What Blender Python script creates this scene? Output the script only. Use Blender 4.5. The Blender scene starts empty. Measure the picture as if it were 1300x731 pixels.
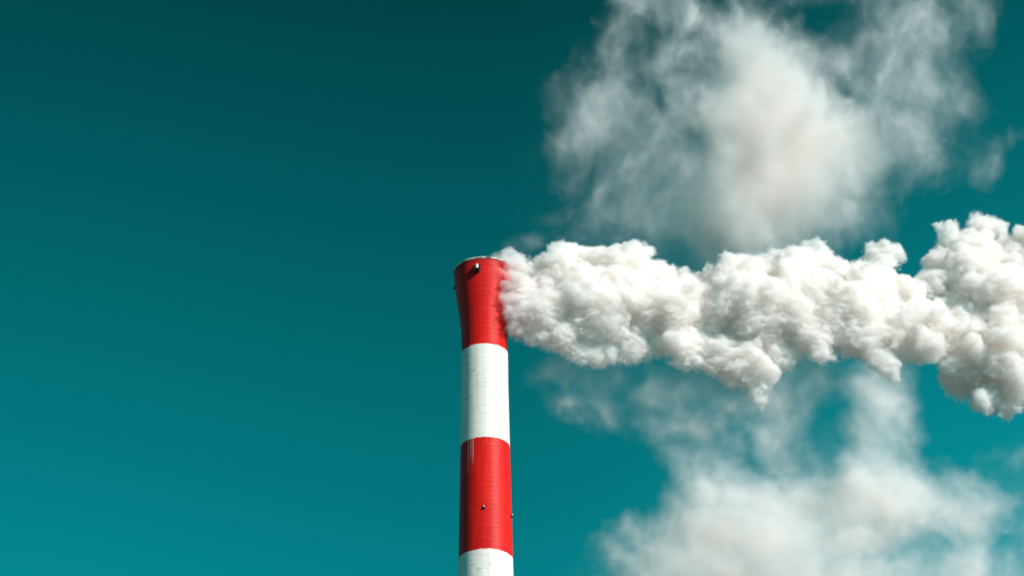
import bpy, math, random
import numpy as np
from mathutils import Vector, Matrix

# ------------------------------------------------------------------ scene, camera, light
scene = bpy.context.scene
C = scene.collection
R = math.radians

PITCH, ROLL, HFOV = 29.6, -0.65, 20.0
cam_data = bpy.data.cameras.new("camera")
cam = bpy.data.objects.new("camera", cam_data)
C.objects.link(cam)
cam_data.sensor_width = 36.0
cam_data.lens = 18.0 / math.tan(R(HFOV / 2))
cam_data.clip_start = 0.5
cam_data.clip_end = 30000.0
CAM = Vector((0.0, 0.0, 1.7))
cam.matrix_world = (Matrix.Translation(CAM) @ Matrix.Rotation(R(90 + PITCH), 4, 'X')
                    @ Matrix.Rotation(R(ROLL), 4, 'Z'))
scene.camera = cam

SUN_EL, SUN_AZ = 25.0, 47.0          # azimuth: degrees to the right of straight behind the camera
to_sun = Vector((math.sin(R(SUN_AZ)) * math.cos(R(SUN_EL)),
                 -math.cos(R(SUN_AZ)) * math.cos(R(SUN_EL)), math.sin(R(SUN_EL))))
sun_data = bpy.data.lights.new("sun", 'SUN')
sun_data.energy = 4.7
sun_data.angle = R(0.5)
sun_data.color = (1.0, 0.825, 0.795)
sun = bpy.data.objects.new("sun", sun_data)
C.objects.link(sun)
sun.rotation_euler = to_sun.to_track_quat('Z', 'Y').to_euler()

world = bpy.data.worlds.new("World")
scene.world = world
world.use_nodes = True
wt = world.node_tree
wt.nodes.clear()
sky = wt.nodes.new('ShaderNodeTexSky')
sky.sky_type = 'NISHITA'
sky.sun_disc = False
sky.sun_elevation = R(SUN_EL)
sky.sun_rotation = math.atan2(to_sun.x, to_sun.y)
sky.air_density = 1.0
sky.dust_density = 1.0
sky.ozone_density = 3.0
# grade of the sky light: steeper towards the zenith, brighter away from the dark band opposite the sun, teal hue
def wmath(op, x, y):
    n_ = wt.nodes.new('ShaderNodeMath'); n_.operation = op
    for i, v in enumerate((x, y)):
        if isinstance(v, (int, float)):
            n_.inputs[i].default_value = v
        else:
            wt.links.new(v, n_.inputs[i])
    return n_.outputs[0]


def wramp(v, a, b, c, d, kind='LINEAR'):
    n_ = wt.nodes.new('ShaderNodeMapRange'); n_.interpolation_type = kind
    for i, q in enumerate((a, b, c, d)):
        n_.inputs[i + 1].default_value = q
    wt.links.new(v, n_.inputs[0])
    return n_.outputs[0]


bw = wt.nodes.new('ShaderNodeRGBToBW')
wtc = wt.nodes.new('ShaderNodeTexCoord')
wsx = wt.nodes.new('ShaderNodeSeparateXYZ')
wt.links.new(wtc.outputs['Generated'], wsx.inputs[0])
steep = wramp(wsx.outputs[2], 0.40, 0.60, 1.05, 0.31)
side = wmath('ADD', wramp(wsx.outputs[0], -0.02, 0.20, 1.0, 1.62, 'SMOOTHSTEP'), wramp(wsx.outputs[0], -0.17, -0.02, 0.08, 0.0, 'SMOOTHSTEP'))
tint = wt.nodes.new('ShaderNodeVectorMath'); tint.operation = 'SCALE'
tint.inputs[0].default_value = (0.006, 0.92, 1.06)
bg = wt.nodes.new('ShaderNodeBackground'); bg.inputs['Strength'].default_value = 0.1
wo = wt.nodes.new('ShaderNodeOutputWorld')
wt.links.new(sky.outputs[0], bw.inputs[0])
wt.links.new(wmath('MULTIPLY', wmath('MULTIPLY', bw.outputs[0], steep), side), tint.inputs['Scale'])
wt.links.new(tint.outputs[0], bg.inputs['Color'])
wt.links.new(bg.outputs[0], wo.inputs[0])

vs = scene.view_settings
vs.view_transform = 'Standard'
vs.look = 'None'
vs.exposure = 0.18
vs.gamma = 1.0
vs.use_curve_mapping = False

cy = scene.cycles
cy.max_bounces = 40
cy.diffuse_bounces = 5
cy.volume_bounces = 32
cy.transparent_max_bounces = 12
cy.volume_step_rate = 1.0
cy.volume_max_steps = 512
cy.use_adaptive_sampling = True
cy.adaptive_threshold = 0.02
cy.use_denoising = True
try:
    cy.denoiser = 'OPENIMAGEDENOISE'
except Exception:
    pass

# ------------------------------------------------------------------ helpers
FPX = 650.0 / math.tan(R(HFOV / 2))
CAM_R = cam.matrix_world.to_3x3()


def at(px, py, Y):
    """Point of the vertical plane y = Y that the photograph shows at (px, py)."""
    d = CAM_R @ Vector(((px - 650.0) / FPX, -(py - 365.5) / FPX, -1.0))
    return CAM + d * (Y / d.y)


def tag(o, label=None, cat=None, group=None, kind=None):
    for k, v in (("label", label), ("category", cat), ("group", group), ("kind", kind)):
        if v:
            o[k] = v
    return o


def mesh_obj(name, verts, faces, mat=None, parent=None, smooth=True):
    me = bpy.data.meshes.new(name)
    me.from_pydata([tuple(v) for v in verts], [], faces)
    me.update()
    if smooth:
        me.polygons.foreach_set("use_smooth", np.ones(len(me.polygons), dtype=bool))
    o = bpy.data.objects.new(name, me)
    C.objects.link(o)
    if mat:
        me.materials.append(mat)
    if parent:
        o.parent = parent
    return o


def lathe(profile, seg=96, centre=(0, 0)):
    vs_, fs = [], []
    for (r, z) in profile:
        for k in range(seg):
            a = 2 * math.pi * k / seg
            vs_.append((centre[0] + r * math.cos(a), centre[1] + r * math.sin(a), z))
    for i in range(len(profile) - 1):
        for k in range(seg):
            k2 = (k + 1) % seg
            fs.append((i * seg + k, i * seg + k2, (i + 1) * seg + k2, (i + 1) * seg + k))
    return vs_, fs


def new_mat(name):
    m = bpy.data.materials.new(name)
    m.use_nodes = True
    m.node_tree.nodes.clear()
    out = m.node_tree.nodes.new('ShaderNodeOutputMaterial')
    return m, m.node_tree, out


def simple_mat(name, col, rough=0.6, metal=0.0):
    m, nt, out = new_mat(name)
    b = nt.nodes.new('ShaderNodeBsdfPrincipled')
    b.inputs['Base Color'].default_value = (*col, 1)
    b.inputs['Roughness'].default_value = rough
    b.inputs['Metallic'].default_value = metal
    n = nt.nodes.new('ShaderNodeTexNoise'); n.inputs['Scale'].default_value = 9.0
    bp = nt.nodes.new('ShaderNodeBump'); bp.inputs['Strength'].default_value = 0.2
    bp.inputs['Distance'].default_value = 0.02
    nt.links.new(n.outputs[0], bp.inputs['Height'])
    nt.links.new(bp.outputs[0], b.inputs['Normal'])
    nt.links.new(b.outputs[0], out.inputs['Surface'])
    return m


class Nodes:
    """Short hand for building node trees."""
    def __init__(self, nt):
        self.nt = nt

    def n(self, t, **kw):
        x = self.nt.nodes.new(t)
        for k, v in kw.items():
            setattr(x, k, v)
        return x

    def l(self, a, b):
        self.nt.links.new(a, b)

    def math(self, op, a, b=None, c=None, clamp=False):
        x = self.n('ShaderNodeMath', operation=op, use_clamp=clamp)
        for i, v in enumerate((a, b, c)):
            if v is None:
                continue
            if isinstance(v, (int, float)):
                x.inputs[i].default_value = v
            else:
                self.l(v, x.inputs[i])
        return x.outputs[0]

    def mix(self, fac, a, b):
        x = self.n('ShaderNodeMix', data_type='RGBA')
        if isinstance(fac, (int, float)):
            x.inputs[0].default_value = fac
        else:
            self.l(fac, x.inputs[0])
        for v, i in ((a, 6), (b, 7)):
            if isinstance(v, tuple):
                x.inputs[i].default_value = (*v, 1)
            else:
                self.l(v, x.inputs[i])
        return x.outputs[2]

    def noise(self, vec, scale, detail=4, rough=0.55):
        x = self.n('ShaderNodeTexNoise')
        x.inputs['Scale'].default_value = scale
        x.inputs['Detail'].default_value = detail
        x.inputs['Roughness'].default_value = rough
        self.l(vec, x.inputs['Vector'])
        return x.outputs[0]

    def mapping(self, vec, scale):
        x = self.n('ShaderNodeMapping')
        x.inputs['Scale'].default_value = scale
        self.l(vec, x.inputs['Vector'])
        return x.outputs[0]

    def ramp(self, v, lo, hi):
        x = self.n('ShaderNodeMapRange', interpolation_type='SMOOTHSTEP')
        x.inputs[1].default_value = lo
        x.inputs[2].default_value = hi
        self.l(v, x.inputs[0])
        return x.outputs[0]


# ------------------------------------------------------------------ ground
gm, gnt, gout = new_mat("ground_concrete_and_grass")
N = Nodes(gnt)
geo = N.n('ShaderNodeNewGeometry')
col = N.mix(N.ramp(N.noise(geo.outputs['Position'], 0.012, 6), 0.42, 0.58), (0.13, 0.115, 0.10), (0.075, 0.07, 0.035))
col = N.mix(N.math('MULTIPLY', N.noise(geo.outputs['Position'], 0.8, 5), 0.5), col, (0.10, 0.09, 0.075))
b = N.n('ShaderNodeBsdfPrincipled'); b.inputs['Roughness'].default_value = 0.9
N.l(col, b.inputs['Base Color'])
N.l(b.outputs[0], gout.inputs['Surface'])
G = 12000.0
gv = [(x, y, 0.0) for y in np.linspace(-G, G, 13) for x in np.linspace(-G, G, 13)]
gf = [(j * 13 + i, j * 13 + i + 1, (j + 1) * 13 + i + 1, (j + 1) * 13 + i) for j in range(12) for i in range(12)]
tag(mesh_obj("ground", gv, gf, gm, smooth=False), kind="structure")

# ------------------------------------------------------------------ chimney
D = 316.0
top = at(614.6, 346.0, D)
AX, H = top.x, top.z                      # axis position and height of the rim
z_of = lambda py, r: at(614.8, py, D - r).z - 0.0
Z1, Z2, Z3 = z_of(436, 2.82), z_of(554, 3.02), z_of(696, 3.24)

chimney = bpy.data.objects.new("chimney", None)
chimney.location = (AX, D, 0)
C.objects.link(chimney)
tag(chimney, "tall tapering industrial chimney painted in red and white bands with a flared top", "chimney")

cm, cnt, cout = new_mat("painted_chimney_concrete")
N = Nodes(cnt)
tc = N.n('ShaderNodeTexCoord')
pos = tc.outputs['Object']
sx = N.n('ShaderNodeSeparateXYZ'); N.l(pos, sx.inputs[0])
X_, Y_, Z_ = sx.outputs
ang = N.math('ARCTAN2', Y_, X_)
wob = N.math('MULTIPLY', N.math('SUBTRACT', N.noise(pos, 1.4, 5, 0.7), 0.5), 0.42)
zz = N.math('ADD', Z_, wob)
bands = [Z1, Z2, Z3] + [Z3 - 15.5 * k for k in range(1, 10)]
red = None
prev = 1.0
acc = None
for i, zb in enumerate(bands):            # +1 / -1 steps: red above the first, then alternating
    st = N.ramp(zz, zb - 0.03, zb + 0.03)
    w = 1.0 if i % 2 == 0 else -1.0
    term = N.math('MULTIPLY', st, w)
    acc = term if acc is None else N.math('ADD', acc, term)
last = 0.0 if len(bands) % 2 == 1 else 1.0
redmask = N.math('ADD', acc, last, clamp=True)
# cylindrical coordinates for streaks and lift rings
cyl = N.n('ShaderNodeCombineXYZ')
N.l(N.math('MULTIPLY', ang, 3.0), cyl.inputs[0]); N.l(Z_, cyl.inputs[2])
streak = N.noise(N.mapping(cyl.outputs[0], (2.6, 1, 0.10)), 1.0, 5, 0.6)
blot = N.noise(pos, 0.9, 6, 0.65)
fine = N.noise(pos, 6.0, 4, 0.6)
ringn = N.noise(N.mapping(cyl.outputs[0], (0.35, 1, 3.2)), 1.0, 3, 0.6)
lift = N.math('PINGPONG', Z_, 0.3)
joint = N.ramp(lift, 0.0, 0.055)          # 0 at each pour joint
red_c = N.mix(N.ramp(streak, 0.35, 0.7), (0.54, 0.008, 0.005), (0.71, 0.011, 0.007))
red_c = N.mix(N.math('MULTIPLY', N.ramp(ringn, 0.5, 0.8), 0.4), red_c, (0.86, 0.045, 0.03))
red_c = N.mix(N.math('MULTIPLY', N.ramp(blot, 0.56, 0.72), 0.6), red_c, (0.42, 0.012, 0.012))
wht_c = N.mix(N.ramp(streak, 0.3, 0.7), (0.72, 0.66, 0.59), (0.82, 0.77, 0.71))
wht_c = N.mix(N.math('MULTIPLY', N.ramp(ringn, 0.48, 0.75), 0.55), wht_c, (0.52, 0.50, 0.46))
wht_c = N.mix(N.math('MULTIPLY', N.ramp(blot, 0.54, 0.70), 0.6), wht_c, (0.46, 0.43, 0.38))
base = N.mix(redmask, wht_c, red_c)
base = N.mix(N.math('MULTIPLY', N.math('SUBTRACT', 1.0, joint), N.math('MULTIPLY', N.ramp(blot, 0.42, 0.62), 0.11)), base, N.mix(redmask, (0.40, 0.37, 0.33), (0.33, 0.01, 0.01)))
rust = N.math('MULTIPLY', N.ramp(N.noise(N.mapping(cyl.outputs[0], (1.3, 1, 0.16)), 1.0, 6, 0.7), 0.56, 0.72), 0.5)
base = N.mix(rust, base, N.mix(redmask, (0.47, 0.40, 0.33), (0.36, 0.015, 0.010)))
# runs of white paint below the second edge
for (a_deg, w_, len_) in ((-118, 0.035, 4.3), (-124, 0.025, 3.3), (-132, 0.03, 5.5)):
    da = N.math('ABSOLUTE', N.math('SUBTRACT', ang, R(a_deg)))
    am = N.math('SUBTRACT', 1.0, N.ramp(da, w_ * 0.4, w_))
    zm = N.math('MULTIPLY', N.ramp(Z_, Z2 - len_, Z2 - len_ * 0.4), N.math('SUBTRACT', 1.0, N.ramp(Z_, Z2, Z2 + 0.05)))
    base = N.mix(N.math('MULTIPLY', N.math('MULTIPLY', am, zm), 0.4), base, (0.7, 0.62, 0.58))
# soot near the mouth and round the lamp bracket
soot = N.math('MULTIPLY', N.ramp(N.math('ADD', Z_, N.math('MULTIPLY', streak, 3.5)), H + 0.2, H + 2.4), 0.6)
base = N.mix(soot, base, (0.05, 0.02, 0.018))
p = N.n('ShaderNodeBsdfPrincipled')
N.l(base, p.inputs['Base Color'])
p.inputs['Roughness'].default_value = 0.48
p.inputs['Specular IOR Level'].default_value = 0.16
bump = N.n('ShaderNodeBump'); bump.inputs['Strength'].default_value = 0.6; bump.inputs['Distance'].default_value = 0.06
N.l(N.math('ADD', N.math('MULTIPLY', joint, 0.25), N.math('ADD', N.math('MULTIPLY', fine, 0.4), ringn)), bump.inputs['Height'])
N.l(bump.outputs[0], p.inputs['Normal'])
N.l(p.outputs[0], cout.inputs['Surface'])

prof = [(5.6, 0.0), (4.6, 60.0), (3.72, 115.0), (3.24, Z3), (3.02, Z2), (2.83, Z1), (2.83, H - 10.6),
        (2.92, H - 8.5), (3.12, H - 6.3), (3.42, H - 4.3), (3.68, H - 2.2), (3.76, H - 1.0), (3.76, H - 0.12)]
# densify with a smooth curve near the top
zs = np.concatenate([np.linspace(0, Z1, 40), np.linspace(Z1, H - 0.12, 60)[1:]])
pr = np.array(prof)
rs = np.interp(zs, pr[:, 1], pr[:, 0])
k = np.ones(7) / 7
rs2 = np.convolve(np.pad(rs, 3, mode='edge'), k, 'valid')
rs = np.where(zs > Z1 - 2, rs2, rs)
outer = list(zip(rs, zs))
inner = [(3.30, H - 0.12), (3.2, H - 3), (2.5, H - 9), (2.45, H - 40)]
v, f = lathe(outer + inner)
mesh_obj("shaft", v, f, cm, chimney)
rim_mat, rnt, rout = new_mat("weathered_concrete_cap")
N = Nodes(rnt)
rtc = N.n('ShaderNodeTexCoord')
rp = N.n('ShaderNodeBsdfPrincipled'); rp.inputs['Roughness'].default_value = 0.8
N.l(N.mix(N.ramp(N.noise(rtc.outputs['Object'], 1.1, 5, 0.7), 0.40, 0.56), (0.09, 0.07, 0.06), (0.56, 0.51, 0.46)), rp.inputs['Base Color'])
N.l(rp.outputs[0], rout.inputs['Surface'])
v, f = lathe([(3.25, H - 0.118), (3.82, H - 0.118), (3.86, H - 0.05), (3.86, H + 0.10), (3.80, H + 0.16), (3.28, H + 0.16), (3.22, H + 0.1), (3.25, H - 0.118)])
mesh_obj("rim_cap", v, f, rim_mat, chimney)
dark = simple_mat("lamp_housing_paint", (0.035, 0.032, 0.03), 0.5, 0.3)
glass = simple_mat("pale_lamp_dome", (0.62, 0.60, 0.56), 0.2)
steel = simple_mat("galvanised_bracket", (0.25, 0.24, 0.22), 0.5, 0.6)


def boxv(c, s):
    cx, cy_, cz = c; a, b_, d = s[0] / 2, s[1] / 2, s[2] / 2
    vs_ = [(cx + i * a, cy_ + j * b_, cz + k_ * d) for k_ in (-1, 1) for j in (-1, 1) for i in (-1, 1)]
    fs = [(0, 2, 3, 1), (4, 5, 7, 6), (0, 1, 5, 4), (2, 6, 7, 3), (1, 3, 7, 5), (0, 4, 6, 2)]
    return vs_, fs


def join(parts):
    V, F = [], []
    for v_, f_ in parts:
        o_ = len(V); V += v_; F += [tuple(i + o_ for i in q) for q in f_]
    return V, F


def lamp(angle, z, r, s=1.0, big=False):
    """Aviation warning lamp on a bracket: housing with a pale dome, fixed to the shaft."""
    parts = []
    bracket = join([boxv((0.22 * s, 0, 0), (0.5 * s, 0.55 * s, 0.10)),
                    boxv((0.05 * s, 0, 0.28 * s), (0.10, 0.62 * s, 0.62 * s)),
                    boxv((0.22 * s, 0.2 * s, -0.16 * s), (0.42 * s, 0.07, 0.22 * s)),
                    boxv((0.22 * s, -0.2 * s, -0.16 * s), (0.42 * s, 0.07, 0.22 * s))])
    o = mesh_obj("warning_lamp", *bracket, dark, chimney, smooth=False)
    o.location = (r * math.cos(angle), r * math.sin(angle), z)
    o.rotation_euler = (0, 0, angle)
    v_, f_ = lathe([(0.0, 0.05), (0.16 * s, 0.052), (0.18 * s, 0.10), (0.15 * s, 0.45 * s), (0.10 * s, 0.58 * s), (0.0, 0.62 * s)], 20, (0.27 * s, 0))
    mesh_obj("lamp_dome", v_, f_, glass, o)
    return o


for a_ in (-102, -12, 78, 168):
    lamp(R(a_), H - 1.75, 3.74, 1.25 if a_ == -102 else 0.5)
for a_ in (-93, -14, 70):
    lamp(R(a_), at(614.8, 644, D - 3.2).z, 3.17, 0.48)

# ------------------------------------------------------------------ volumes: numpy fields -> fog grids
rng = np.random.default_rng(11)


def bspline_axis(n_out, period_vox, n_lat, off):
    """Matrix (n_out, n_lat): cubic B-spline weights of lattice nodes for each voxel."""
    t = np.arange(n_out) / period_vox + off
    i = np.floor(t).astype(int); u = t - i
    M = np.zeros((n_out, n_lat), np.float32)
    w = [(1 - u) ** 3 / 6, (3 * u ** 3 - 6 * u ** 2 + 4) / 6, (-3 * u ** 3 + 3 * u ** 2 + 3 * u + 1) / 6, u ** 3 / 6]
    for k_ in range(4):
        M[np.arange(n_out), i + k_] = w[k_]
    return M


def value_noise(shape, periods):
    """Smooth random field, about -1..1, with the given period in voxels per axis."""
    ms, ls = [], []
    for n_, p_ in zip(shape, periods):
        nl = int(n_ / p_) + 6
        ms.append(bspline_axis(n_, p_, nl, rng.random())); ls.append(nl)
    lat = rng.uniform(-1, 1, ls).astype(np.float32)
    a = np.tensordot(ms[0], lat, (1, 0))                       # x, ly, lz
    a = np.matmul(ms[1], a)
    a = np.matmul(a, ms[2].T)
    a *= 2.4
    return a


def fbm(shape, period, octaves, gain=0.5, aniso=(1, 1, 1), billow=False):
    out = np.zeros(shape, np.float32); amp, tot = 1.0, 0.0
    for _ in range(octaves):
        n_ = value_noise(shape, [max(2.0, period * a) for a in aniso])
        if billow:
            n_ = 1.0 - 2.0 * np.abs(n_)
        out += amp * n_; tot += amp; amp *= gain; period *= 0.5
        if period < 2.0:
            break
    return out / tot


def smooth(x, lo, hi):
    t = np.clip((x - lo) / (hi - lo), 0, 1)
    return t * t * (3 - 2 * t)


def volume_obj(name, dens, lo, h, mat, parent=None):
    """Fog volume of its own from a density array: a Volume Cube node reads the array voxel by voxel."""
    nx, ny, nz = dens.shape
    dm = bpy.data.meshes.new(name + "_densities")
    dm.vertices.add(dens.size)
    at_ = dm.attributes.new("dens", 'FLOAT', 'POINT')
    at_.data.foreach_set("value", np.ascontiguousarray(dens, np.float32).ravel())
    carrier = bpy.data.objects.new(name + "_densities", dm)     # data only, in no collection
    ng = bpy.data.node_groups.new(name + "_grid", 'GeometryNodeTree')
    ng.interface.new_socket("Geometry", in_out='INPUT', socket_type='NodeSocketGeometry')
    ng.interface.new_socket("Geometry", in_out='OUTPUT', socket_type='NodeSocketGeometry')
    n = Nodes(ng)
    out = n.n('NodeGroupOutput')
    oi = n.n('GeometryNodeObjectInfo'); oi.inputs['Object'].default_value = carrier
    na = n.n('GeometryNodeInputNamedAttribute', data_type='FLOAT'); na.inputs['Name'].default_value = "dens"
    ps = n.n('GeometryNodeInputPosition')
    sub = n.n('ShaderNodeVectorMath', operation='SUBTRACT'); n.l(ps.outputs[0], sub.inputs[0]); sub.inputs[1].default_value = lo
    scl = n.n('ShaderNodeVectorMath', operation='SCALE'); n.l(sub.outputs[0], scl.inputs[0]); scl.inputs['Scale'].default_value = 1.0 / h
    sp = n.n('ShaderNodeSeparateXYZ'); n.l(scl.outputs[0], sp.inputs[0])
    idx = None
    for o_, mul in zip(sp.outputs, (ny * nz, nz, 1)):
        fi = n.n('FunctionNodeFloatToInt', rounding_mode='ROUND'); n.l(o_, fi.inputs[0])
        im = n.n('FunctionNodeIntegerMath', operation='MULTIPLY'); n.l(fi.outputs[0], im.inputs[0]); im.inputs[1].default_value = mul
        if idx is None:
            idx = im.outputs[0]
        else:
            ia = n.n('FunctionNodeIntegerMath', operation='ADD'); n.l(idx, ia.inputs[0]); n.l(im.outputs[0], ia.inputs[1]); idx = ia.outputs[0]
    si = n.n('GeometryNodeSampleIndex', data_type='FLOAT', domain='POINT', clamp=True)
    n.l(oi.outputs['Geometry'], si.inputs['Geometry'])
    n.l(na.outputs[0], si.inputs['Value'])
    n.l(idx, si.inputs['Index'])
    vc = n.n('GeometryNodeVolumeCube')
    n.l(si.outputs[0], vc.inputs['Density'])
    vc.inputs['Min'].default_value = lo
    vc.inputs['Max'].default_value = tuple(lo[i] + h * (dens.shape[i] - 1) for i in range(3))
    for nm, val in zip(('Resolution X', 'Resolution Y', 'Resolution Z'), dens.shape):
        vc.inputs[nm].default_value = val
    sm = n.n('GeometryNodeSetMaterial'); sm.inputs['Material'].default_value = mat
    n.l(vc.outputs[0], sm.inputs[0])
    n.l(sm.outputs[0], out.inputs[0])
    vol = bpy.data.volumes.new(name)
    vol.materials.append(mat)
    o = bpy.data.objects.new(name, vol)
    C.objects.link(o)
    md = o.modifiers.new("grid", 'NODES'); md.node_group = ng
    if parent:
        o.parent = parent
        o.matrix_parent_inverse = parent.matrix_world.inverted()
    return o


def vol_mat(name, dens, aniso=0.0, col=(1.0, 0.982, 0.966)):
    m, nt, out = new_mat(name)
    pv = nt.nodes.new('ShaderNodeVolumePrincipled')
    pv.inputs['Color'].default_value = (*col, 1)
    pv.inputs['Density'].default_value = dens
    pv.inputs['Anisotropy'].default_value = aniso
    nt.links.new(pv.outputs[0], out.inputs['Volume'])
    return m


def surface_nets(s, lo, h):
    """Closed quad mesh of the level set s = 0 (s < 0 inside)."""
    ins = s < 0
    cell = np.zeros(tuple(n_ - 1 for n_ in s.shape), np.int8)
    for i in (0, 1):
        for j in (0, 1):
            for k_ in (0, 1):
                cell += ins[i:s.shape[0] - 1 + i, j:s.shape[1] - 1 + j, k_:s.shape[2] - 1 + k_]
    act = np.argwhere((cell > 0) & (cell < 8))
    ids = -np.ones(cell.shape, np.int64)
    ids[tuple(act.T)] = np.arange(len(act))
    acc_ = np.zeros((len(act), 3)); cnt = np.zeros(len(act))
    corners = [(i, j, k_) for i in (0, 1) for j in (0, 1) for k_ in (0, 1)]
    val = {c: s[tuple((act + np.array(c)).T)] for c in corners}
    for a in corners:
        for ax in range(3):
            if a[ax]:
                continue
            b_ = list(a); b_[ax] = 1; b_ = tuple(b_)
            cr = (val[a] < 0) != (val[b_] < 0)
            t = np.where(cr, val[a] / (val[a] - val[b_] + 1e-12), 0)
            pt = np.array(a, float)[None, :].repeat(len(act), 0)
            pt[:, ax] += t
            acc_ += pt * cr[:, None]; cnt += cr
    verts = (act + acc_ / np.maximum(cnt, 1)[:, None]) * h + np.array(lo)
    quads = []
    for ax in range(3):
        sl0 = [slice(None)] * 3; sl1 = [slice(None)] * 3
        sl0[ax] = slice(0, -1); sl1[ax] = slice(1, None)
        e = np.argwhere(ins[tuple(sl0)] != ins[tuple(sl1)])
        u, w = [(1, 2), (2, 0), (0, 1)][ax]
        ok = (e[:, u] > 0) & (e[:, w] > 0) & (e[:, u] < s.shape[u] - 1) & (e[:, w] < s.shape[w] - 1)
        e = e[ok]
        q = []
        for du, dw in ((1, 1), (0, 1), (0, 0), (1, 0)):
            c = e.copy(); c[:, u] -= du; c[:, w] -= dw
            q.append(ids[tuple(c.T)])
        q = np.stack(q, 1)
        flip = ~ins[tuple(e.T)]
        q[flip] = q[flip][:, ::-1]
        quads.append(q)
    return verts, np.concatenate(quads)


def mesh_np(name, verts, quads, mat, parent=None):
    me = bpy.data.meshes.new(name)
    me.vertices.add(len(verts)); me.vertices.foreach_set("co", verts.astype(np.float32).ravel())
    me.loops.add(quads.size); me.loops.foreach_set("vertex_index", quads.astype(np.int32).ravel())
    me.polygons.add(len(quads))
    me.polygons.foreach_set("loop_start", np.arange(0, quads.size, 4, dtype=np.int32))
    me.update(calc_edges=True); me.validate()
    me.polygons.foreach_set("use_smooth", np.ones(len(me.polygons), dtype=bool))
    me.materials.append(mat)
    o = bpy.data.objects.new(name, me); C.objects.link(o)
    if parent:
        o.parent = parent
    return o


# ------------------------------------------------------------------ smoke plume
# billows as read along the plume: pixel position, pixel radius, metres towards (-) or away from (+) the camera
LOBES = [
    # out of the mouth
    (628, 338, 11, 0.3), (641, 332, 14, 0.0), (656, 332, 12, 0.3), (630, 333, 10, 0.2), (648, 345, 18, -1.2), (645, 352, 12, -1.4), (654, 365, 18, -1.2), (655, 333, 9, 0.5),
    (657, 385, 20, -1.0), (664, 405, 21, -0.8), (667, 420, 17, -1.0), (657, 424, 12, -0.8), (668, 350, 22, -0.5), (672, 380, 32, 0),
    (637, 331, 8, -2.4), (647, 336, 12, -2.8), (650, 350, 13, -3.0), (651, 366, 13, -3.2), (653, 384, 13, -3.0), (655, 402, 13, -2.8), (658, 418, 12, -2.2), (668, 372, 24, -2.2), (674, 400, 24, -2.0),
    # first rise
    (690, 342, 18, -0.8), (700, 355, 36, 0), (712, 332, 19, -0.4), (727, 325, 16, 0.5), (745, 328, 17, -0.3), (757, 335, 20, 0.2), (695, 400, 34, -1.5),
    (700, 432, 18, -0.5), (682, 426, 18, -0.6), (722, 434, 24, 0), (740, 448, 18, 0.4), (735, 380, 45, -0.5), (765, 405, 42, -1.2), (770, 370, 36, 0.8), (787, 322, 13, 0), (800, 320, 15, -0.6),
    (815, 325, 16, 0.3), (795, 345, 28, -0.8), (825, 352, 22, -0.3), (770, 449, 19, 0.5), (800, 444, 22, -0.2), (822, 400, 44, 0), (845, 363, 21, -0.4), (868, 373, 22, 0.2),
    (835, 432, 22, 0.2), (862, 395, 42, -0.8), (868, 440, 28, -1.2), (880, 455, 18, -0.6), (890, 381, 22, 0.5),
    # second rise
    (915, 361, 25, -0.5), (937, 347, 25, -1.0), (958, 340, 24, 0), (905, 400, 42, 0.4), (912, 450, 27, 0), (940, 385, 45, -1.6), (938, 455, 30, 0.6), (955, 480, 24, 0.4), (928, 474, 20, 0.2), (985, 455, 26, 0.6), (904, 462, 16, -0.4),
    (957, 499, 12, 0.3), (969, 511, 7, 0.2), (975, 425, 38, 0.6), (985, 350, 28, 0.3), (975, 390, 42, -1.0), (1000, 395, 42, -1.4), (1015, 345, 30, -0.4), (1027, 318, 20, -0.2),
    (1040, 322, 18, 0.4), (1050, 335, 20, 0), (1025, 375, 42, -1.2), (1030, 425, 30, -1.0), (1043, 445, 17, -1.2), (1055, 400, 38, -0.6), (1068, 350, 24, 0.2),
    (1088, 345, 24, -0.5), (1112, 322, 18, 0.3), (1128, 318, 14, 0.5), (1136, 325, 9, 0.2), (1117, 345, 22, 0.2), (1085, 385, 40, -1.4), (1085, 425, 26, -0.6), (1112, 385, 36, -0.8),
    (1105, 425, 28, -1.4), (1120, 446, 16, -1.6), (1128, 457, 13, -1.7), (1134, 467, 10, -1.8), (1145, 420, 34, -1.2), (1165, 405, 33, -1.6), (1190, 405, 27, -1.8), (1175, 435, 26, -1.4), (1145, 375, 26, 0.4),
    # third rise, behind
    (1180, 364, 23, 1.6), (1188, 330, 19, 1.8), (1203, 303, 17, 2.0), (1203, 289, 14, 2.0), (1218, 320, 22, 2.0), (1215, 345, 36, 2.2), (1230, 308, 18, 2.0), (1250, 290, 21, 2.4), (1264, 287, 14, 2.4),
    (1270, 290, 14, 2.0), (1250, 335, 38, 1.2), (1285, 325, 32, 1.6), (1240, 390, 45, 2.4), (1280, 380, 50, 1.4), (1235, 440, 42, 3.0), (1222, 475, 30, 3.0), (1212, 440, 34, 2.4), (1275, 430, 50, 1.4), (1250, 490, 34, 3.2),
    (1285, 450, 50, 2.0), (1285, 490, 36, 2.8), (1258, 498, 28, 3.0), (1280, 470, 46, 1.6), (1240, 465, 40, 2.4), (1320, 340, 44, 2), (1330, 410, 60, 2), (1330, 480, 44, 3), (1375, 330, 48, 2), (1385, 400, 66, 2.4), (1380, 470, 50, 3),
    (1440, 340, 55, 3), (1450, 420, 66, 3), (1505, 370, 52, 3.5), (1520, 430, 45, 3.5), (1560, 395, 34, 3.5), (1590, 400, 22, 3.6),
]
M_PX = D / math.cos(R(PITCH)) / FPX       # metres per photograph pixel at the plume


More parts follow.
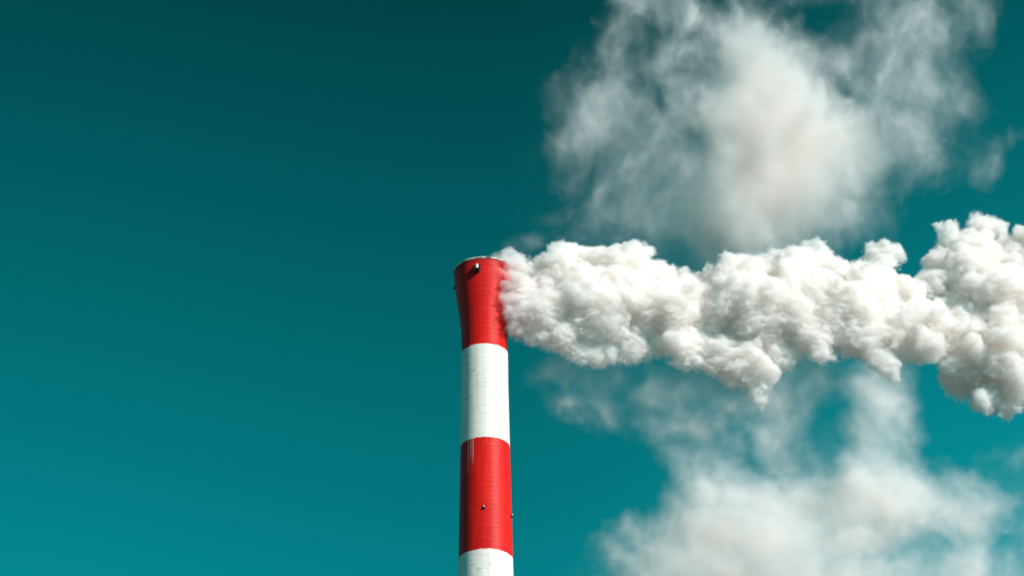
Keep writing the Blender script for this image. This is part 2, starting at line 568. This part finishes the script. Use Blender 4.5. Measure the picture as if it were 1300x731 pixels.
def grow(lobes, levels, seed, rmin=0.32):
    """Spheres plus ever smaller ones budding from their upper and outer sides."""
    rr = np.random.default_rng(seed)
    all_, cur = [], lobes
    for lv in range(levels + 1):
        all_ += cur
        if lv == levels:
            break
        nxt = []
        for (p_, r_) in cur:
            m = (7, 6, 5)[lv]
            for _ in range(m):
                d = rr.normal(size=3); d /= np.linalg.norm(d)
                q = r_ * rr.uniform(0.36, 0.58)
                if q < rmin:
                    continue
                if d[2] < -0.35:
                    if rr.random() < 0.5:
                        continue
                    q *= 0.85
                nxt.append((p_ + d * r_ * rr.uniform(0.72, 0.98) , q))
        cur = nxt
    return all_


HV = 0.13
prim = []
for (px, py, pr_, dy) in LOBES:
    pnt = at(px, py, D + dy)
    prim.append((np.array(pnt), pr_ * M_PX * 0.93))
balls = grow(prim, 3, 5)
P = np.array([b_[0] for b_ in balls]); Q = np.array([b_[1] for b_ in balls])
lo = (P - Q[:, None]).min(0) - 1.6
hi = (P + Q[:, None]).max(0) + 1.6
shape = tuple(int(math.ceil((hi[i] - lo[i]) / HV)) for i in range(3))
print("plume grid", shape, len(balls))
S = np.full(shape, 3.0, np.float32)
for (p_, q_) in balls:
    pad = 1.4
    a = np.maximum(np.floor((p_ - q_ - pad - lo) / HV).astype(int), 0)
    b_ = np.minimum(np.ceil((p_ + q_ + pad - lo) / HV).astype(int) + 1, shape)
    gx, gy, gz = (np.arange(a[i], b_[i], dtype=np.float32) * HV + lo[i] - p_[i] for i in range(3))
    d = np.sqrt(gx[:, None, None] ** 2 + gy[None, :, None] ** 2 + gz[None, None, :] ** 2) - q_
    w = S[a[0]:b_[0], a[1]:b_[1], a[2]:b_[2]]
    kk = 0.10 + 0.16 * q_                                                  # smooth union
    hh = np.clip(0.5 + 0.5 * (w - d) / kk, 0, 1)
    w[...] = w + (d - w) * hh - kk * hh * (1 - hh)
# ragged and curled edges: the field is bent by turbulence, then roughened
W = [0.95 * fbm(shape, 4.6 / HV, 2, 0.5) + 0.40 * fbm(shape, 1.5 / HV, 3, 0.55) for _ in range(3)]
near = np.nonzero(np.abs(S) < 2.6)
co = [np.clip(near[i] + W[i][near] / HV, 0, shape[i] - 1.001) for i in range(3)]
ci = [c.astype(np.int32) for c in co]; fr = [(c - i_).astype(np.float32) for c, i_ in zip(co, ci)]
val_ = np.zeros(len(near[0]), np.float32)
for i in (0, 1):
    for j in (0, 1):
        for k_ in (0, 1):
            wgt = (fr[0] if i else 1 - fr[0]) * (fr[1] if j else 1 - fr[1]) * (fr[2] if k_ else 1 - fr[2])
            val_ += wgt * S[ci[0] + i, ci[1] + j, ci[2] + k_]
S[near] = val_
del W, near, co, ci, fr, val_
S += 0.30 * fbm(shape, 2.0 / HV, 4, 0.65)
S += 0.74 * fbm(shape, 2.1 / HV, 4, 0.78, billow=True) - 0.42
# keep clear of the shaft's own concrete
gx = np.arange(shape[0], dtype=np.float32) * HV + lo[0] - AX
gy = np.arange(shape[1], dtype=np.float32) * HV + lo[1] - D
gz = np.arange(shape[2], dtype=np.float32) * HV + lo[2]
rad = np.sqrt(gx[:, None] ** 2 + gy[None, :] ** 2)
rz = np.interp(gz, zs, rs) + 0.15
shaft_d = np.where(gz[None, None, :] > H + 0.2, -1.0, rz[None, None, :] - rad[:, :, None])
S = np.maximum(S, shaft_d)

cmat, nt, out = new_mat("dense_steam")
N = Nodes(nt)
dfb = N.n('ShaderNodeBsdfDiffuse')
dfb.inputs['Color'].default_value = (0.96, 0.945, 0.935, 1)
N.l(dfb.outputs[0], out.inputs['Surface'])
CORE = 2.2
sv, sq = surface_nets(S + CORE + 3.0 * smooth(-gx, -7.0, -4.0)[:, None, None], lo, HV)
plume = mesh_np("smoke_plume", sv, sq, cmat)
tag(plume, "dense white billowing smoke plume blowing right from the mouth of the chimney", "smoke")
up = np.gradient(S, HV, axis=2)           # crisp on top, frayed underneath
width = (0.50 + 1.8 * smooth(-up, 0.0, 0.9)) * (1.0 + 0.7 * np.clip(fbm(shape, 1.6 / HV, 3, 0.7), -1, 1.2))
fray = 1.0 - 0.92 * smooth(-up, 0.1, 0.9) * smooth(fbm(shape, 2.6 / HV, 4, 0.6), -0.25, 0.35) * smooth(S, -1.6, -0.2)
thin = 0.45 + 0.55 * smooth(gx, 3.2, 5.5)   # still thin where it leaves the mouth
dens = smooth(-S / width, -0.03, 1.0) * fray * thin[:, None, None]
volume_obj("vapour_edge", dens, tuple(lo), HV, vol_mat("thin_steam", 2.4), plume)
print("plume done", len(sv))
del S, dens, up, width, fray


# ------------------------------------------------------------------ clouds behind the plume
def drift(name, blobs, Y0, h, seed, sigma, grain, parent=None, sharp=0.62, cut=0.04, aniso=(1, 1, 1), col=(1, 0.968, 0.948), depth=0.75, back=0.0):
    """Soft cloud: ellipsoids (photo x, y, radii in pixels, turn in degrees, depth offset in m, weight) torn by turbulence."""
    global rng
    rng = np.random.default_rng(seed)
    mpx = Y0 / math.cos(R(PITCH)) / FPX
    E = []
    for (px, py, rx, ry, rot, dy, w) in blobs:
        c = np.array(at(px, py, Y0 + dy))
        E.append((c, rx * mpx, ry * mpx / math.cos(R(PITCH)), R(rot), max(6.0 * h, depth * mpx * math.sqrt(rx * ry)), w))
    lo_ = np.min([c - np.array((1, 0, 1)) * 1.9 * max(a_, b_) - np.array((0, 1.5 * d_, 0)) for c, a_, b_, r_, d_, w in E], 0)
    hi_ = np.max([c + np.array((1, 0, 1)) * 1.9 * max(a_, b_) + np.array((0, 1.5 * d_, 0)) for c, a_, b_, r_, d_, w in E], 0)
    sh = tuple(int(v_) for v_ in np.ceil((hi_ - lo_) / h))
    print(name, sh, flush=True)
    B = np.zeros(sh, np.float32)
    for c, a_, b_, r_, d_, w in E:
        m_ = 1.9 * max(a_, b_)
        ext = np.array((m_, 1.9 * d_, m_))
        i0 = np.maximum(((c - ext - lo_) / h).astype(int), 0); i1 = np.minimum(((c + ext - lo_) / h).astype(int) + 2, sh)
        x, y, z = (np.arange(i0[i], i1[i], dtype=np.float32) * h + lo_[i] - c[i] for i in range(3))
        u = (x[:, None] * math.cos(r_) + z[None, :] * math.sin(r_)) / a_
        v_ = (-x[:, None] * math.sin(r_) + z[None, :] * math.cos(r_)) / b_
        e = (u * u + v_ * v_)[:, None, :] + ((y / d_) ** 2)[None, :, None]
        B[i0[0]:i1[0], i0[1]:i1[1], i0[2]:i1[2]] += w * np.exp(-1.4 * e)
    # turbulence bends the shape
    g = grain / h
    idx = np.indices(sh, dtype=np.int32)
    for i in range(3):
        wv = (0.6 * grain * fbm(sh, g, 5, 0.62, aniso) / h).astype(np.int32)
        idx[i] = np.clip(idx[i] + wv, 0, sh[i] - 1)
    B = B[idx[0], idx[1], idx[2]]
    F = fbm(sh, g * 0.7, 6, 0.72, aniso)
    F = F[idx[0], idx[1], idx[2]]
    ridge = -fbm(sh, g * 0.6, 5, 0.68, aniso, billow=True)
    ridge = ridge[idx[0], idx[1], idx[2]]
    del idx
    F /= F.std(); ridge = (ridge - ridge.mean()) / ridge.std()
    thinness = 1.35 - np.minimum(B, 1)
    d_ = B * np.exp(sharp * (0.75 * F + 0.55 * ridge) * thinness) - cut * (1 + 0.3 * F)
    d_ = np.clip(d_, 0, None)
    for ax in range(3):                       # fade out at the borders of the grid
        q = np.minimum(np.arange(sh[ax]), sh[ax] - 1 - np.arange(sh[ax])) / 6.0
        shp = [1, 1, 1]; shp[ax] = -1
        d_ *= np.clip(q, 0, 1).reshape(shp).astype(np.float32)
    return volume_obj(name, d_, tuple(lo_), h, vol_mat(name + "_droplets", sigma, back, col), parent)


YC = 620.0
UPPER = [
    (1255, 225, 60, 14, 25, 4, 0.12), (1290, 190, 40, 16, 35, 4, 0.12), (985, 200, 50, 70, 0, -3, 2.2), (962, 125, 26, 50, 8, -2, 1.0), (1040, 225, 50, 36, 0, -3, 0.7), (1090, 192, 50, 22, 5, -2, 0.4),
    (790, 170, 110, 130, -30, 6, 0.06), (1140, 120, 110, 110, 20, 4, 0.07), (880, 270, 150, 50, 0, 6, 0.06),
    (985, 195, 72, 100, 0, 0, 1.86), (965, 110, 40, 70, 8, 0, 1.39), (955, 55, 22, 45, 0, 2, 1.02), (940, 250, 90, 60, 0, 3, 0.84), (1030, 230, 70, 60, 0, -2, 1.02),
    (1085, 190, 70, 34, 5, 0, 0.45), (1140, 180, 55, 42, 20, -3, 0.31), (1165, 130, 50, 55, 0, 0, 0.21), (1180, 70, 55, 55, 20, 3, 0.18), (1215, 25, 60, 34, 20, 2, 0.15), (1050, 55, 55, 32, 15, 0, 0.22), (1110, 90, 50, 60, 0, 4, 0.18),
    (905, 180, 50, 80, 0, 4, 0.14), (840, 200, 70, 80, -30, 6, 0.09), (780, 140, 70, 70, -35, 8, 0.10), (730, 150, 50, 40, -40, 8, 0.09), (810, 70, 50, 80, -25, 6, 0.08), (868, 45, 18, 60, -12, 0, 0.22), (880, 10, 30, 25, 30, 0, 0.18), (830, 10, 50, 50, 0, 5, 0.09),
    (770, 235, 70, 50, 10, 8, 0.09), (870, 285, 110, 55, 0, 6, 0.09), (960, 300, 70, 50, 0, 4, 0.28), (790, 300, 60, 30, 20, 8, 0.10), (1030, 300, 40, 50, 0, 5, 0.22),
    (1225, 130, 50, 60, 0, 6, 0.10), (1110, 285, 50, 40, 30, 6, 0.10), (1195, 235, 60, 22, 30, 6, 0.09), (1245, 210, 36, 30, 0, 6, 0.09),
    (1000, -45, 150, 45, 0, 4, 0.22), (1170, -50, 110, 55, 0, 4, 0.30), (850, -50, 80, 50, 0, 4, 0.16),
]
UPPER = [(b_[0] - 12,) + b_[1:] for b_ in UPPER]
o = drift("cloud", UPPER, YC, 0.40, 21, 0.15, 11.0, sharp=0.62, cut=0.035, aniso=(0.9, 1, 1.15), back=-0.35)
tag(o, "soft cream white cloud with torn edges high above the smoke plume", "cloud", "clouds behind the smoke plume")
LOWER = [
    (960, 690, 60, 42, 0, 0, 1.0), (1000, 670, 50, 40, 0, 2, 0.6), (900, 695, 55, 36, 15, 2, 0.55), (845, 690, 55, 34, 10, 3, 0.4), (800, 672, 36, 18, 10, 4, 0.3), (1060, 665, 70, 46, 0, 2, 0.7), (1145, 645, 66, 40, 0, 0, 0.9),
    (1110, 625, 60, 40, 0, -2, 0.6), (1215, 655, 44, 38, 0, 2, 0.5), (1245, 640, 26, 26, 0, 2, 0.4), (1230, 705, 40, 30, 0, 4, 0.24), (1105, 570, 36, 46, 0, 0, 0.62), (1130, 515, 34, 46, 10, 2, 0.55), (1115, 480, 34, 36, 0, 4, 0.4),
    (1010, 590, 44, 50, 20, 5, 0.2), (930, 635, 60, 36, 30, 4, 0.3), (870, 640, 50, 36, 40, 5, 0.24), (1050, 770, 200, 52, 0, 2, 0.7), (860, 750, 90, 46, 0, 4, 0.6), (1285, 610, 44, 60, 0, 8, 0.13), (1290, 700, 40, 60, 0, 8, 0.1),
    (900, 570, 60, 46, 0, 8, 0.14), (960, 520, 50, 50, 0, 8, 0.08),
]
o = drift("cloud", LOWER, YC, 0.36, 5, 0.23, 11.0)
tag(o, "broad pale cloud with a rising column, low in the sky under the smoke plume", "cloud", "clouds behind the smoke plume")
VEIL = [
    (720, 470, 50, 26, -10, 2, 0.16), (780, 490, 70, 34, -10, 2, 0.18), (850, 495, 60, 40, 0, 2, 0.22), (760, 525, 60, 26, -25, 3, 0.14), (900, 490, 40, 34, 0, 2, 0.4), (950, 500, 40, 36, 10, 1, 0.5), (975, 515, 16, 22, 0, 0, 0.6), (1010, 480, 40, 34, 0, 2, 0.4), (1000, 540, 30, 36, 0, 3, 0.24),
    (690, 305, 40, 14, 25, 3, 0.22), (1110, 490, 34, 26, 0, 1, 0.4), (880, 540, 70, 24, -10, 3, 0.22), (1060, 480, 40, 20, 0, 2, 0.3),
]
o = drift("drifting_vapour", VEIL, D + 1.0, 0.28, 8, 0.30, 5.0, plume)
